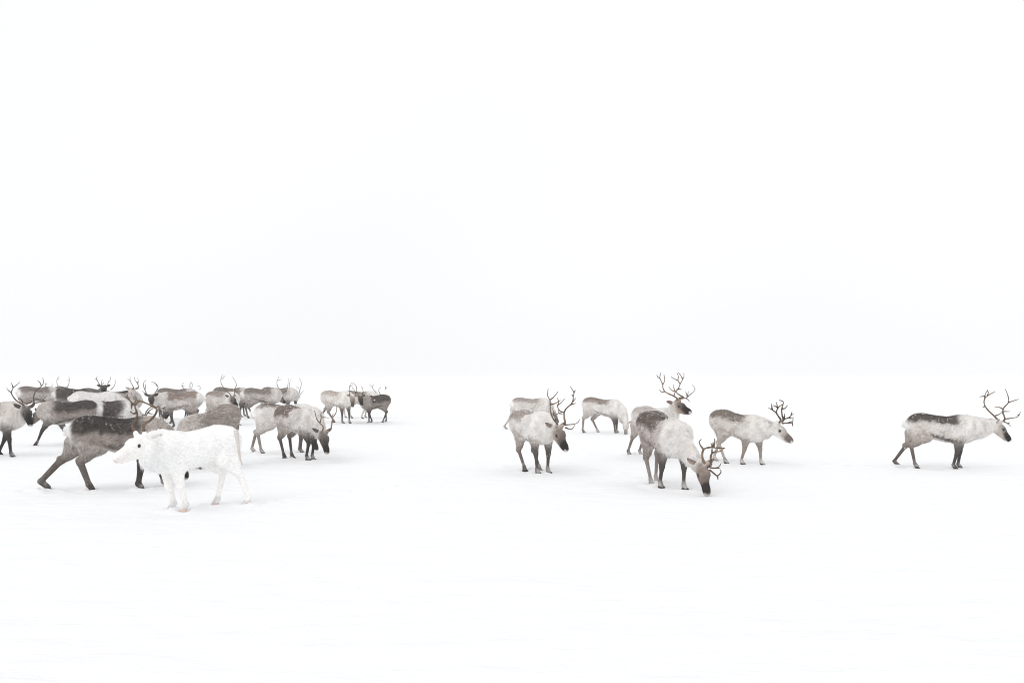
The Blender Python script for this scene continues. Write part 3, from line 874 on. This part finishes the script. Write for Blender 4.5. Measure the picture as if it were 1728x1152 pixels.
# ------------------------------------------------------------------ the herd
A1 = (0, 620, 11.52); A2 = (130, 620, 11.52); A3 = (240, 620, 9.6); A4 = (530, 630, 11.52); A5 = (400, 620, 6.064)
HERD = [
 # ---- right half
 dict(label='lone pale reindeer with a brown saddle and tall antlers, farthest right, facing right', c=(1590, 791), h=0, s=.935, coat='saddle',
      feet=(1613, 1621, 1548, 1516), poll=(1680, 713), nose=(1708, 741), ln=.50, hs=1.0, am='brown',
      ant=dict(o=(1490, 640, 6.777),
        A=[[(1310, 465), (1275, 420), (1200, 350), (1158, 280), (1165, 220), (1205, 180), (1283, 138)], [(1163, 225), (1170, 170), (1200, 118)], [(1195, 185), (1205, 150), (1195, 130)], [(1165, 190), (1105, 198)], [(1160, 310), (1142, 315)],
           [(1285, 415), (1335, 395), (1362, 370)]],
        B=[[(1388, 465), (1390, 430), (1370, 370), (1385, 320), (1435, 262), (1430, 190), (1400, 112)], [(1435, 262), (1490, 245), (1552, 225)], [(1368, 335), (1330, 318), (1280, 316)], [(1375, 365), (1450, 367)], [(1390, 452), (1470, 442), (1540, 425), (1575, 368)], [(1560, 400), (1535, 412)], [(1380, 480), (1430, 505), (1460, 532)], [(1430, 505), (1450, 492)]])),
 dict(label='young reindeer with short bushy dark antlers and sloping back, walking right, head level', c=(1247, 783), h=-35, s=.93, coat='pale', pitch=-.10,
      cc=dict(back=(138, 126, 117), flank=(210, 203, 197), fleg=(150, 136, 126), leg=(176, 164, 155), legu=(180, 168, 159), face=(168, 156, 148), cheek=(226, 221, 217), nosec=(120, 108, 101), st=.5),
      feet=(1254, 1287, 1226, 1209), poll=(1307, 717), nose=(1340, 742), hs=1.12, ln=.46, am='dark', ar=1.25,
      ant=dict(o=(1190, 660, 8.23),
        A=[[(1050, 405), (1020, 350), (990, 300), (1000, 250), (1030, 210), (1075, 180)], [(990, 300), (940, 262), (880, 230)], [(930, 250), (922, 175)], [(1005, 250), (1000, 200), (985, 150)], [(1010, 225), (945, 195)]],
        B=[[(1090, 400), (1070, 340), (1062, 250), (1085, 150), (1030, 122)], [(1065, 245), (1110, 235), (1142, 195)], [(1075, 390), (1150, 370), (1200, 330), (1225, 315)], [(1195, 330), (1205, 285)], [(1100, 375), (1105, 310)], [(1160, 368), (1215, 365)], [(1075, 445), (1150, 440), (1210, 430), (1222, 360)], [(1205, 430), (1218, 485)], [(1150, 440), (1200, 415)]])),
 dict(label='large reindeer grazing in front, muzzle in the snow, antlers tipped to the right', c=(1121, 822), h=-66, s=1.01, coat='saddle', pitch=-.11, graze=1, nk=.84, mane=.7, fat=.96,
      cc=dict(back=(118, 105, 98), flank=(190, 180, 174), neck=(222, 217, 213), legu=(150, 136, 128), leg=(150, 138, 131), fleg=(84, 76, 71), face=(122, 108, 100), nosec=(58, 51, 48), cheek=(172, 157, 147), sx=.16, sz=.80, st=.7),
      feet=(1116, 1156, 1100, 1109), poll=(1183, 783), nose=(1196, 832), hs=1.08, ln=.58, am='brown', ar=1.2, ps='n', ns='n',
      ant=dict(o=(1140, 720, 8.86),
        A=[[(450, 580), (410, 490), (400, 400), (430, 330), (520, 305), (620, 315), (735, 318)], [(415, 335), (370, 270), (355, 220), (385, 185)], [(570, 305), (585, 240), (585, 175)], [(555, 300), (530, 245)], [(565, 300), (560, 230)]],
        B=[[(510, 590), (530, 540), (525, 450), (545, 400), (590, 372), (660, 365), (715, 330)], [(545, 400), (545, 340), (550, 310)], [(480, 595), (560, 615), (620, 610), (660, 580), (680, 545)], [(610, 612), (662, 620)], [(510, 640), (570, 690), (625, 730), (680, 675), (665, 640)], [(625, 725), (635, 785)]], dA=(0, .12), dB=(0, -.15))),
 dict(label='reindeer holding its head high with the widest antlers, behind the large grazing one', c=(1105, 774), h=-57, s=.99, coat='pale',
      cc=dict(back=(196, 186, 179), flank=(218, 212, 208), fleg=(84, 74, 69), leg=(132, 119, 111), legu=(172, 159, 150), face=(74, 64, 59), cheek=(160, 138, 126), st=.85),
      feet=(1116, ('d', .26), 1063, 1082), poll=(1141, 681), nose=(1167, 692), ln=.50, am='pale',
      ant=dict(o=(1080, 620, 11.52),
        A=[[(720, 605), (660, 555), (560, 510), (480, 460), (445, 390), (445, 330), (480, 250), (465, 130)], [(440, 320), (400, 240), (385, 190), (405, 95)], [(385, 210), (345, 180), (325, 140)], [(475, 465), (420, 475), (375, 425)], [(660, 550), (680, 490), (700, 460)]],
        B=[[(740, 600), (850, 580), (780, 540), (700, 470), (750, 400), (780, 320), (830, 230), (855, 170), (850, 110)], [(775, 310), (740, 250), (745, 170), (715, 95)], [(735, 250), (670, 220), (605, 180)], [(830, 225), (790, 150), (745, 95)], [(690, 470), (620, 440), (560, 375)], [(680, 460), (660, 400), (655, 330)], [(750, 415), (810, 425)],
           [(760, 610), (850, 600), (920, 575), (980, 520), (1040, 470), (1070, 410), (1020, 340)], [(920, 575), (900, 500), (885, 460)], [(925, 560), (940, 460)], [(900, 600), (935, 625), (970, 668)]], dB=(0, .05))),
 dict(label='pale reindeer with lowered head and long lyre antlers, left of the right-hand group', c=(899, 796), h=-66, s=1.0, coat='pale', fat=1.02,
      cc=dict(back=(168, 155, 148), flank=(222, 217, 213), neck=(226, 222, 218), fleg=(96, 84, 77), leg=(118, 105, 97), face=(106, 93, 85), nosec=(48, 42, 40), cheek=(166, 150, 138), sz=.82, sx=.05, st=.5),
      feet=(908, 926, 886, 911), poll=(938, 721), nose=(959, 757), hs=1.08, ln=.52, ns='n', am='brown', mane=1.3,
      ant=dict(o=(860, 640, 6.777),
        A=[[(545, 510), (500, 450), (470, 380), (463, 300), (460, 235), (435, 185), (440, 105)], [(462, 235), (505, 200), (553, 140)], [(468, 288), (525, 272), (580, 238)], [(545, 515), (520, 440), (490, 330)]],
        B=[[(635, 505), (625, 440), (625, 375), (650, 330), (700, 285), (725, 235), (728, 185), (735, 150), (695, 80)], [(735, 150), (752, 122)], [(715, 265), (757, 213)], [(700, 288), (757, 272)], [(727, 190), (710, 172)], [(622, 378), (575, 360), (548, 302), (590, 265), (628, 222)], [(548, 302), (560, 260), (548, 212)], [(565, 385), (605, 395)],
           [(630, 520), (690, 515), (745, 508), (780, 490), (802, 455)], [(640, 550), (690, 570), (725, 555), (745, 520)]])),
 dict(label='grazing antlerless reindeer with speckled brown back, left of the head-high one', c=(1018, 731), h=-22, s=.99, coat='pale', pitch=-.05, graze=1,
      cc=dict(back=(150, 134, 124), flank=(218, 212, 208), leg=(140, 127, 119), legu=(188, 177, 169), fleg=(104, 92, 85), face=(190, 180, 172), cheek=(210, 203, 197), st=.6),
      feet=(1040, 1043, 986, 1010), poll=(1056, 714), nose=(1056, 732), ln=.56, ns='n', mane=.6),
 dict(label='distant pale reindeer partly hidden behind the pale lyre-antlered one', c=(896, 725), h=8, s=.97, coat='pale',
      cc=dict(back=(168, 156, 149), leg=(186, 175, 168), fleg=(170, 158, 150), legu=(206, 198, 193), face=(120, 106, 99), cheek=(196, 186, 179), st=.1),
      feet=(None, None, 878, 855), poll=(932, 693), nose=(945, 714), am='brown', ar=1.0,
      ant=dict(o=(860, 640, 6.777), A=[[(500, 420), (500, 360), (485, 315)]], B=[[(545, 400), (560, 350), (540, 300)]])),
 # ---- left half, near
 dict(label='white reindeer walking left, nearest of all, with two curved antlers', c=(324, 860), h=208, s=.955, coat='white', pitch=-.035,
      feet=(308, 288, 412, 362), poll=(243, 742), nose=(191, 768), hs=1.2, ln=.50, hair=11000, am='brown', ar=1.15, thick=1.3, mane=1.45, nk=1.14, cc=dict(nosec=(245, 241, 237), mz=(240, 230, 224), frost=0),
      tail=([(398, 726, -.05), (402, 750, -.08), (404, 768, -.08), (408, 783, -.06)],), earf=-.7,
      ant=dict(o=(130, 620, 11.52),
        A=[[(1080, 1130), (1155, 1000), (1170, 900), (1135, 790), (1120, 720), (1135, 650), (1180, 640)], [(1120, 730), (1060, 680), (1000, 600), (975, 530)], [(1150, 870), (1100, 895), (1035, 855)], [(1065, 690), (1060, 800)], [(1000, 600), (950, 575)]],
        B=[[(1300, 1120), (1420, 1030), (1510, 930), (1550, 830), (1510, 760), (1400, 715), (1280, 665), (1190, 640)], [(1210, 650), (1160, 690), (1140, 740)]], dA=(0, .10), dB=(0, -.12))),
 dict(label='dark brown reindeer striding right behind the white one, head hidden', c=(200, 826), h=-2, s=1.015, coat='brown', thick=1.38,
      feet=(239, 282, 156, (81, .02)), poll=(300, 760), nose=(320, 808), ln=.62),
 dict(label='brown humped reindeer right behind the white one, only its rounded back showing', c=(353, 790), h=224, s=1.0, coat='umber', pitch=-.20,
      cc=dict(back=(158, 147, 139), flank=(178, 167, 159), rump=(212, 205, 200), neck=(190, 180, 173)), pl=(.22, 0, -.34), nl=(.12, .0, -.35)),
 dict(label='beige dark-faced reindeer with spread antlers, cut off by the left edge', c=(-14, 771), h=-32, s=1.09, coat='beige',
      feet=(22, 2, None, None), poll=(42, 688), nose=(54, 715), ns='n', am='dark', ln=.52, mane=1.2,
      ant=dict(o=A1,
        A=[[(460, 730), (330, 650), (260, 570), (222, 490), (255, 395), (320, 340), (385, 285)], [(225, 490), (170, 450), (128, 402)], [(255, 390), (235, 330), (215, 295)], [(450, 690), (410, 620), (365, 595), (355, 635)], [(480, 690), (540, 690), (575, 630)]],
        B=[[(620, 730), (660, 660), (650, 580), (690, 470), (760, 400), (830, 330), (845, 260), (830, 200)], [(800, 350), (775, 290), (720, 245)], [(660, 690), (740, 680), (830, 650), (860, 590), (900, 570)], [(620, 640), (560, 700), (480, 690)]])),
 dict(label='brown reindeer walking left behind the beige dark-faced one', c=(117, 751), h=178, s=1.03, coat='brown',
      cc=dict(flank=(150, 139, 132), neck=(190, 181, 175), fleg=(70, 63, 60)), feet=(59, 117, None, None), poll=(68, 693), nose=(50, 712)),
 dict(label='piebald reindeer, white at the hip and dark over the shoulder, among the left cluster', Y=22.8, c=(180, 740), h=4, s=1.03, coat='dark',
      cc=dict(neck=(222, 218, 215), sx=.5, sz=.60, rump=(230, 227, 225), back=(92, 82, 76)), patch=((-.70, -.08, .30, 1.2, (228, 225, 223)),), pl=(.33, 0, -.22), nl=(.16, 0, -.33), gen=(.75, 5), am='dark'),
 dict(label='pale long-backed reindeer with a brown saddle, facing right behind the lowered-antler one', c=(481, 765), h=-6, s=1.02, coat='pale',
      cc=dict(back=(140, 124, 115), flank=(222, 217, 213), neck=(226, 222, 219), sz=.90, sx=.12, st=.35, leg=(138, 126, 118), legu=(202, 193, 187)),
      feet=(None, None, 444, 430), poll=(524, 729), nose=(537, 757), ns='n'),
 dict(label='reindeer with bowed dark face and one upright antler, right of the left herd', c=(505, 776), h=-56, s=1.02, coat='saddle',
      cc=dict(back=(138, 122, 113), flank=(208, 201, 196), neck=(216, 211, 207), leg=(88, 79, 74), legu=(150, 137, 129), fleg=(64, 57, 54), face=(74, 66, 62), cheek=(130, 118, 110), sx=.02, sz=.78, st=.4),
      feet=((520, .02), 529, 481, 494), poll=(544, 729), nose=(554, 763), ns='n', ps='n', am='pale', hs=1.05,
      ant=dict(o=(400, 670, 8.86),
        A=[[(1290, 450), (1240, 390), (1190, 320), (1160, 200)], [(1240, 390), (1262, 310), (1310, 300), (1370, 310)], [(1262, 310), (1255, 240), (1315, 215)]],
        B=[[(1395, 480), (1415, 410), (1430, 310), (1480, 230), (1490, 140)], [(1430, 310), (1420, 290), (1440, 240)]])),
 # ---- left half, far
 dict(label='pale reindeer with looped antlers, left of the far pair standing face to face', Y=31.5, c=(569, 708), h=-46, s=1.06, coat='pale',
      cc=dict(back=(186, 172, 162), flank=(218, 211, 205), leg=(120, 107, 99), fleg=(96, 84, 78), legu=(184, 171, 162), face=(120, 104, 96)),
      feet=(579, 591, 564, 543), poll=(595, 669), nose=(595, 685), ns='n', am='brown', ar=1.0,
      ant=dict(o=A4, A=[[(690, 410), (685, 310), (695, 235), (735, 178)], [(695, 250), (755, 222)]], B=[[(800, 400), (825, 330), (822, 260), (790, 205), (740, 176)]])),
 dict(label='dark grey reindeer facing left, right of the far pair standing face to face', Y=31.8, c=(633, 706), h=218, s=.95, coat='dark',
      cc=dict(flank=(150, 140, 133), neck=(168, 158, 151), legu=(140, 129, 121)), feet=(621, 626, 645, 650), poll=(608, 669), nose=(612, 683), ns='n', am='dark', ar=1.0,
      ant=dict(o=A4, A=[[(850, 410), (800, 350), (735, 265)]], B=[[(950, 360), (945, 290), (912, 245)]])),
 dict(label='faint reindeer hidden behind the far pair, showing thin pale legs and antler tips', Y=34.5, c=(607, 703), h=4, s=1.0, coat='pale',
      cc=dict(leg=(196, 187, 181), fleg=(190, 181, 175)), feet=(612, 618, 594, 584), poll=(640, 668), nose=(652, 678), am='brown', ar=1.0,
      ant=dict(o=A4, A=[[(1160, 320), (1130, 265), (1070, 205)], [(1130, 265), (1165, 205)]], B=[[(1255, 330), (1300, 265)], [(1380, 310), (1425, 260)], [(1395, 290), (1375, 225)]])),
 dict(label='grey-brown reindeer broadside with tall thin antlers, behind the long-backed pale one', Y=33.6, c=(442, 706), h=4, s=1.09, coat='grey',
      cc=dict(st=.9), feet=(None, None, 429, 420), poll=(470, 667), nose=(482, 678), am='brown', ar=1.0,
      ant=dict(o=A5, A=[[(445, 238), (415, 190), (408, 145), (428, 95)], [(412, 135), (458, 118)]], B=[[(505, 235), (520, 180), (525, 110)]])),
 dict(label='reindeer with pale neck looking at the camera, right of the grey-brown broadside one', Y=35.5, c=(470, 704), h=0, s=1.08, coat='grey',
      cc=dict(neck=(216, 210, 205)), poll=(498, 669), nose=(499, 680), ns='n', am='brown', ar=1.0,
      ant=dict(o=A5, A=[[(550, 260), (535, 200), (540, 150), (555, 115)]], B=[[(628, 285), (645, 220), (660, 160), (635, 108)], [(635, 215), (605, 192)], [(640, 280), (685, 235)]])),
 dict(label='reindeer facing left with dark face turned to the camera and a white rump', Y=28.6, c=(304, 717), h=180, s=1.09, coat='pale',
      cc=dict(back=(150, 135, 126), flank=(200, 191, 185), neck=(216, 210, 206), legu=(150, 138, 130), fleg=(84, 76, 72), leg=(104, 94, 88), face=(70, 63, 60), cheek=(84, 76, 72), sz=.78, sx=.34, st=.7), patch=((-.7, -.40, .3, 1.2, (226, 222, 219)),),
      feet=(291, 271, 319, 306), poll=(255.5, 668), nose=(255.5, 684), ns='n', ps='n', ln=.56, am='dark', ar=1.05,
      ant=dict(o=A3, A=[[(85, 455), (55, 390), (25, 310), (22, 250), (62, 200)], [(45, 370), (60, 260)], [(75, 430), (35, 410), (0, 380)]], B=[[(190, 450), (220, 390), (257, 325), (220, 260), (140, 225)], [(240, 300), (200, 235)], [(200, 438), (250, 400), (285, 350)]])),
 dict(label='reindeer mostly hidden behind the white-rumped one, thin antlers above its back', Y=33.0, c=(298, 710), h=5, s=1.10, coat='grey', poll=(318, 666), nose=(330, 676), am='brown', ar=1.0,
      ant=dict(o=A3, A=[[(700, 370), (650, 310), (645, 270), (678, 238)], [(650, 300), (690, 290)]], B=[[(780, 360), (772, 285), (795, 238), (815, 290), (790, 340)], [(935, 360), (935, 305), (880, 290)]])),
 dict(label='reindeer grazing beneath the chest of the white-rumped one, muzzle down', Y=31.0, c=(305, 714), h=184, s=.95, coat='dark', poll=(284, 693), nose=(279, 705), ns='n'),
 dict(label='pale reindeer with lyre antlers and black muzzle, above the brown humped back', Y=30.0, c=(376, 715), h=-48, s=1.06, coat='pale',
      cc=dict(back=(156, 143, 135), face=(60, 54, 52), cheek=(140, 129, 122), leg=(200, 192, 187), fleg=(196, 188, 182)), feet=(398, 404, None, None), poll=(390, 670), nose=(402, 684), ns='n', am='brown', ar=1.0,
      ant=dict(o=A3, A=[[(1420, 430), (1340, 350), (1285, 270), (1272, 195), (1300, 118)], [(1285, 195), (1345, 128)]], B=[[(1500, 400), (1505, 330), (1527, 280), (1500, 210), (1463, 155)]])),
 dict(label='grey reindeer with thin legs behind the lyre-antlered black-muzzled one', Y=35.0, c=(390, 706), h=2, s=1.09, coat='grey', feet=(407, 414, None, None), poll=(411, 671), nose=(413, 683), ns='n', am='brown', ar=1.0,
      ant=dict(o=A3, A=[[(1610, 480), (1580, 420), (1560, 380)]], B=[[(1660, 470), (1690, 420), (1700, 380)]])),
 # ---- left cluster, only the upper parts show
 dict(label='round-rumped grey reindeer at the back of the far left cluster', Y=34.0, c=(64, 712), h=22, s=1.14, coat='grey', cc=dict(st=.9), poll=(88, 664), nose=(97, 676), am='brown', ar=1.0,
      ant=dict(o=A1, A=[[(900, 400), (880, 330), (880, 290)], [(885, 330), (920, 300)]], B=[[(1000, 400), (1015, 330), (1005, 300)]])),
 dict(label='reindeer seen from behind, two thin antlers rising left of the dark-backed one', Y=39.0, c=(104, 708), h=80, s=1.04, coat='grey', poll=(106, 655), nose=(106, 664), ns='f', am='brown', ar=1.0,
      ant=dict(o=A1, A=[[(1140, 370), (1105, 290), (1110, 225), (1145, 170)], [(1115, 240), (1160, 205)]], B=[[(1320, 360), (1345, 280), (1352, 225), (1330, 178)], [(1342, 255), (1302, 228)]])),
 dict(label='dark-backed reindeer with dark rump, behind the plain pale-backed one', Y=32.5, c=(128, 712), h=6, s=1.12, coat='dark', cc=dict(neck=(120, 111, 106), sz=.6), pl=(.42, 0, .02), nl=(.28, 0, -.24)),
 dict(label='reindeer with uneven spiky antlers and dark face low over the cluster, facing the camera', Y=30.5, c=(197, 714), h=176, s=1.08, coat='dark', cc=dict(neck=(128, 119, 113)), poll=(175, 652.5), nose=(175, 665), ns='n', ps='n', am='dark', ar=1.0,
      ant=dict(o=A2, A=[[(450, 345), (400, 265), (380, 205), (392, 165)], [(400, 255), (345, 205)], [(480, 345), (478, 270), (498, 225)], [(495, 320), (522, 285)]], B=[[(590, 350), (610, 280), (650, 230), (650, 182)], [(650, 430), (700, 390), (738, 320), (745, 265), (733, 228)]])),
 dict(label='plain pale-backed reindeer in the middle of the left cluster', Y=28.5, c=(160, 722), h=2, s=1.10, coat='pale', cc=dict(back=(224, 219, 215), flank=(226, 221, 218), neck=(224, 219, 216), rump=(226, 221, 218), frost=.1), pl=(.40, 0, -.12), nl=(.24, 0, -.28)),
 dict(label='pinkish grey reindeer with pale face, at the right end of the left cluster', Y=29.6, c=(206, 712), h=-28, s=1.05, coat='grey', cc=dict(back=(168, 158, 152), flank=(190, 181, 176), cheek=(206, 198, 193), face=(176, 165, 159), sz=.85), poll=(223, 657), nose=(230, 674), ns='n', ps='n', am='brown', ar=1.0,
      ant=dict(o=A2, A=[[(1100, 400), (1060, 310), (1035, 260), (1032, 180)], [(1035, 255), (978, 215)]], B=[[(1190, 400), (1185, 330), (1130, 245), (1110, 178)], [(1185, 310), (1190, 250), (1175, 195)], [(1160, 280), (1195, 275)]])),
]

for sp in HERD:
    make_deer(sp)

# ------------------------------------------------------------------ snowfield
def build_ground():
    r = np.concatenate([np.linspace(.4, 5, 22)[:-1], np.exp(np.arange(math.log(5), math.log(45), .0052)), np.exp(np.linspace(math.log(45), math.log(3200), 90))[1:]])
    fine = np.radians(np.linspace(-34, 34, 380))
    rest = np.radians(np.concatenate([np.linspace(34, 326, 74)[1:-1]]))
    th = np.concatenate([fine, rest])
    Rr, Th = np.meshgrid(r, th, indexing='ij')
    x, y = Rr * np.sin(Th), Rr * np.cos(Th)
    p = np.stack([x.ravel(), y.ravel(), np.zeros(x.size)], 1)
    z = ground_base(p[:, 0], p[:, 1])
    fade = 1 - sstep(60, 200, np.hypot(p[:, 0], p[:, 1]))
    z = z + fade * (.012 * noise3(p * V(.5, 1.3, 1), .55, 31) + .010 * noise3(p * V(.6, 1.5, 1), 1.7, 32) + .006 * noise3(p, 5.0, 33))
    # swells far out so that the horizon is not a ruled line
    z += sstep(60, 220, np.hypot(p[:, 0], p[:, 1])) * noise3(p, 1 / 70.0, 40) * .35
    # trodden snow under the herd
    for hw in ALL_HOOVES:
        m = np.nonzero((np.abs(p[:, 0] - hw[0]) < .45) & (np.abs(p[:, 1] - hw[1]) < .45))[0]
        d = np.hypot(p[m, 0] - hw[0], p[m, 1] - hw[1])
        wob = 1 + .35 * noise3(p[m], 11, 50)
        z[m] += -.010 * np.exp(-(d / .06) ** 2) + .042 * np.exp(-((d - .12) / .05) ** 2) * np.clip(wob, 0, 2) * .8
    for hw in TRACKS:
        m = np.nonzero((np.abs(p[:, 0] - hw[0]) < .4) & (np.abs(p[:, 1] - hw[1]) < .4))[0]
        d = np.hypot(p[m, 0] - hw[0], p[m, 1] - hw[1])
        z[m] += -.045 * np.exp(-(d / .075) ** 4) + .014 * np.exp(-((d - .14) / .05) ** 2) * (1 + .5 * noise3(p[m], 11, 51))
    p[:, 2] = z
    nr, nt_ = len(r), len(th)
    I, J = np.meshgrid(np.arange(nr - 1), np.arange(nt_), indexing='ij')
    J2 = (J + 1) % nt_
    q = np.stack([I * nt_ + J, I * nt_ + J2, (I + 1) * nt_ + J2, (I + 1) * nt_ + J], -1).reshape(-1, 4)[:, ::-1]
    c_ = len(p)
    p = np.vstack([p, [[0, 0, 0]]])
    tr = [(c_, (j + 1) % nt_, j) for j in range(nt_)]
    g = link('snow_ground', mesh_from('snow_ground', p, tr, q), M_SNOW)
    g['kind'] = 'structure'
    g['label'] = 'flat white snowfield reaching the horizon'
    return g
build_ground()

# ------------------------------------------------------------------ falling snow
def build_flakes():
    k = 1500
    r_ = np.random.default_rng(5)
    y = 9 + 25 * r_.random(k) ** .8
    x = (r_.random(k) * 2 - 1) * (y * .56 + 1)
    z = r_.random(k) * 1.25 + .05
    c = np.stack([x, y, z], 1)
    rad = .0035 + .004 * r_.random(k) ** 2
    v = c[:, None, :] + OCTA[None] * rad[:, None, None] * (0.6 + .8 * r_.random((k, 6, 1)))
    t = OCTA_T[None] + (np.arange(k) * 6)[:, None, None]
    o = link('falling_snow', mesh_from('falling_snow', v.reshape(-1, 3), t.reshape(-1, 3)), M_FLAKE)
    o['kind'] = 'stuff'; o['label'] = 'sparse snowflakes drifting down over the herd'; o['category'] = 'snow'
build_flakes()

# ------------------------------------------------------------------ thin snowy air
def build_haze():
    import bmesh
    bm = bmesh.new()
    bmesh.ops.create_cube(bm, size=1.0)
    me = bpy.data.meshes.new('haze'); bm.to_mesh(me); bm.free()
    me.transform(Matrix.Diagonal((6600, 6600, 23.4, 1)))
    me.transform(Matrix.Translation((0, 0, -9.2)))
    m = bpy.data.materials.new('haze'); m.use_nodes = True
    n, l = m.node_tree.nodes, m.node_tree.links
    n.clear()
    out = n.new('ShaderNodeOutputMaterial')
    pv = n.new('ShaderNodeVolumePrincipled')
    pv.inputs['Color'].default_value = (.97, .975, .98, 1)
    pv.inputs['Density'].default_value = 0.0012
    pv.inputs['Anisotropy'].default_value = 0.0
    l.new(pv.outputs['Volume'], out.inputs['Volume'])
    me.materials.append(m)
    o = link('haze', me)
    o['kind'] = 'stuff'; o['label'] = 'thin snowy haze over the whole plain'; o['category'] = 'haze'
build_haze()
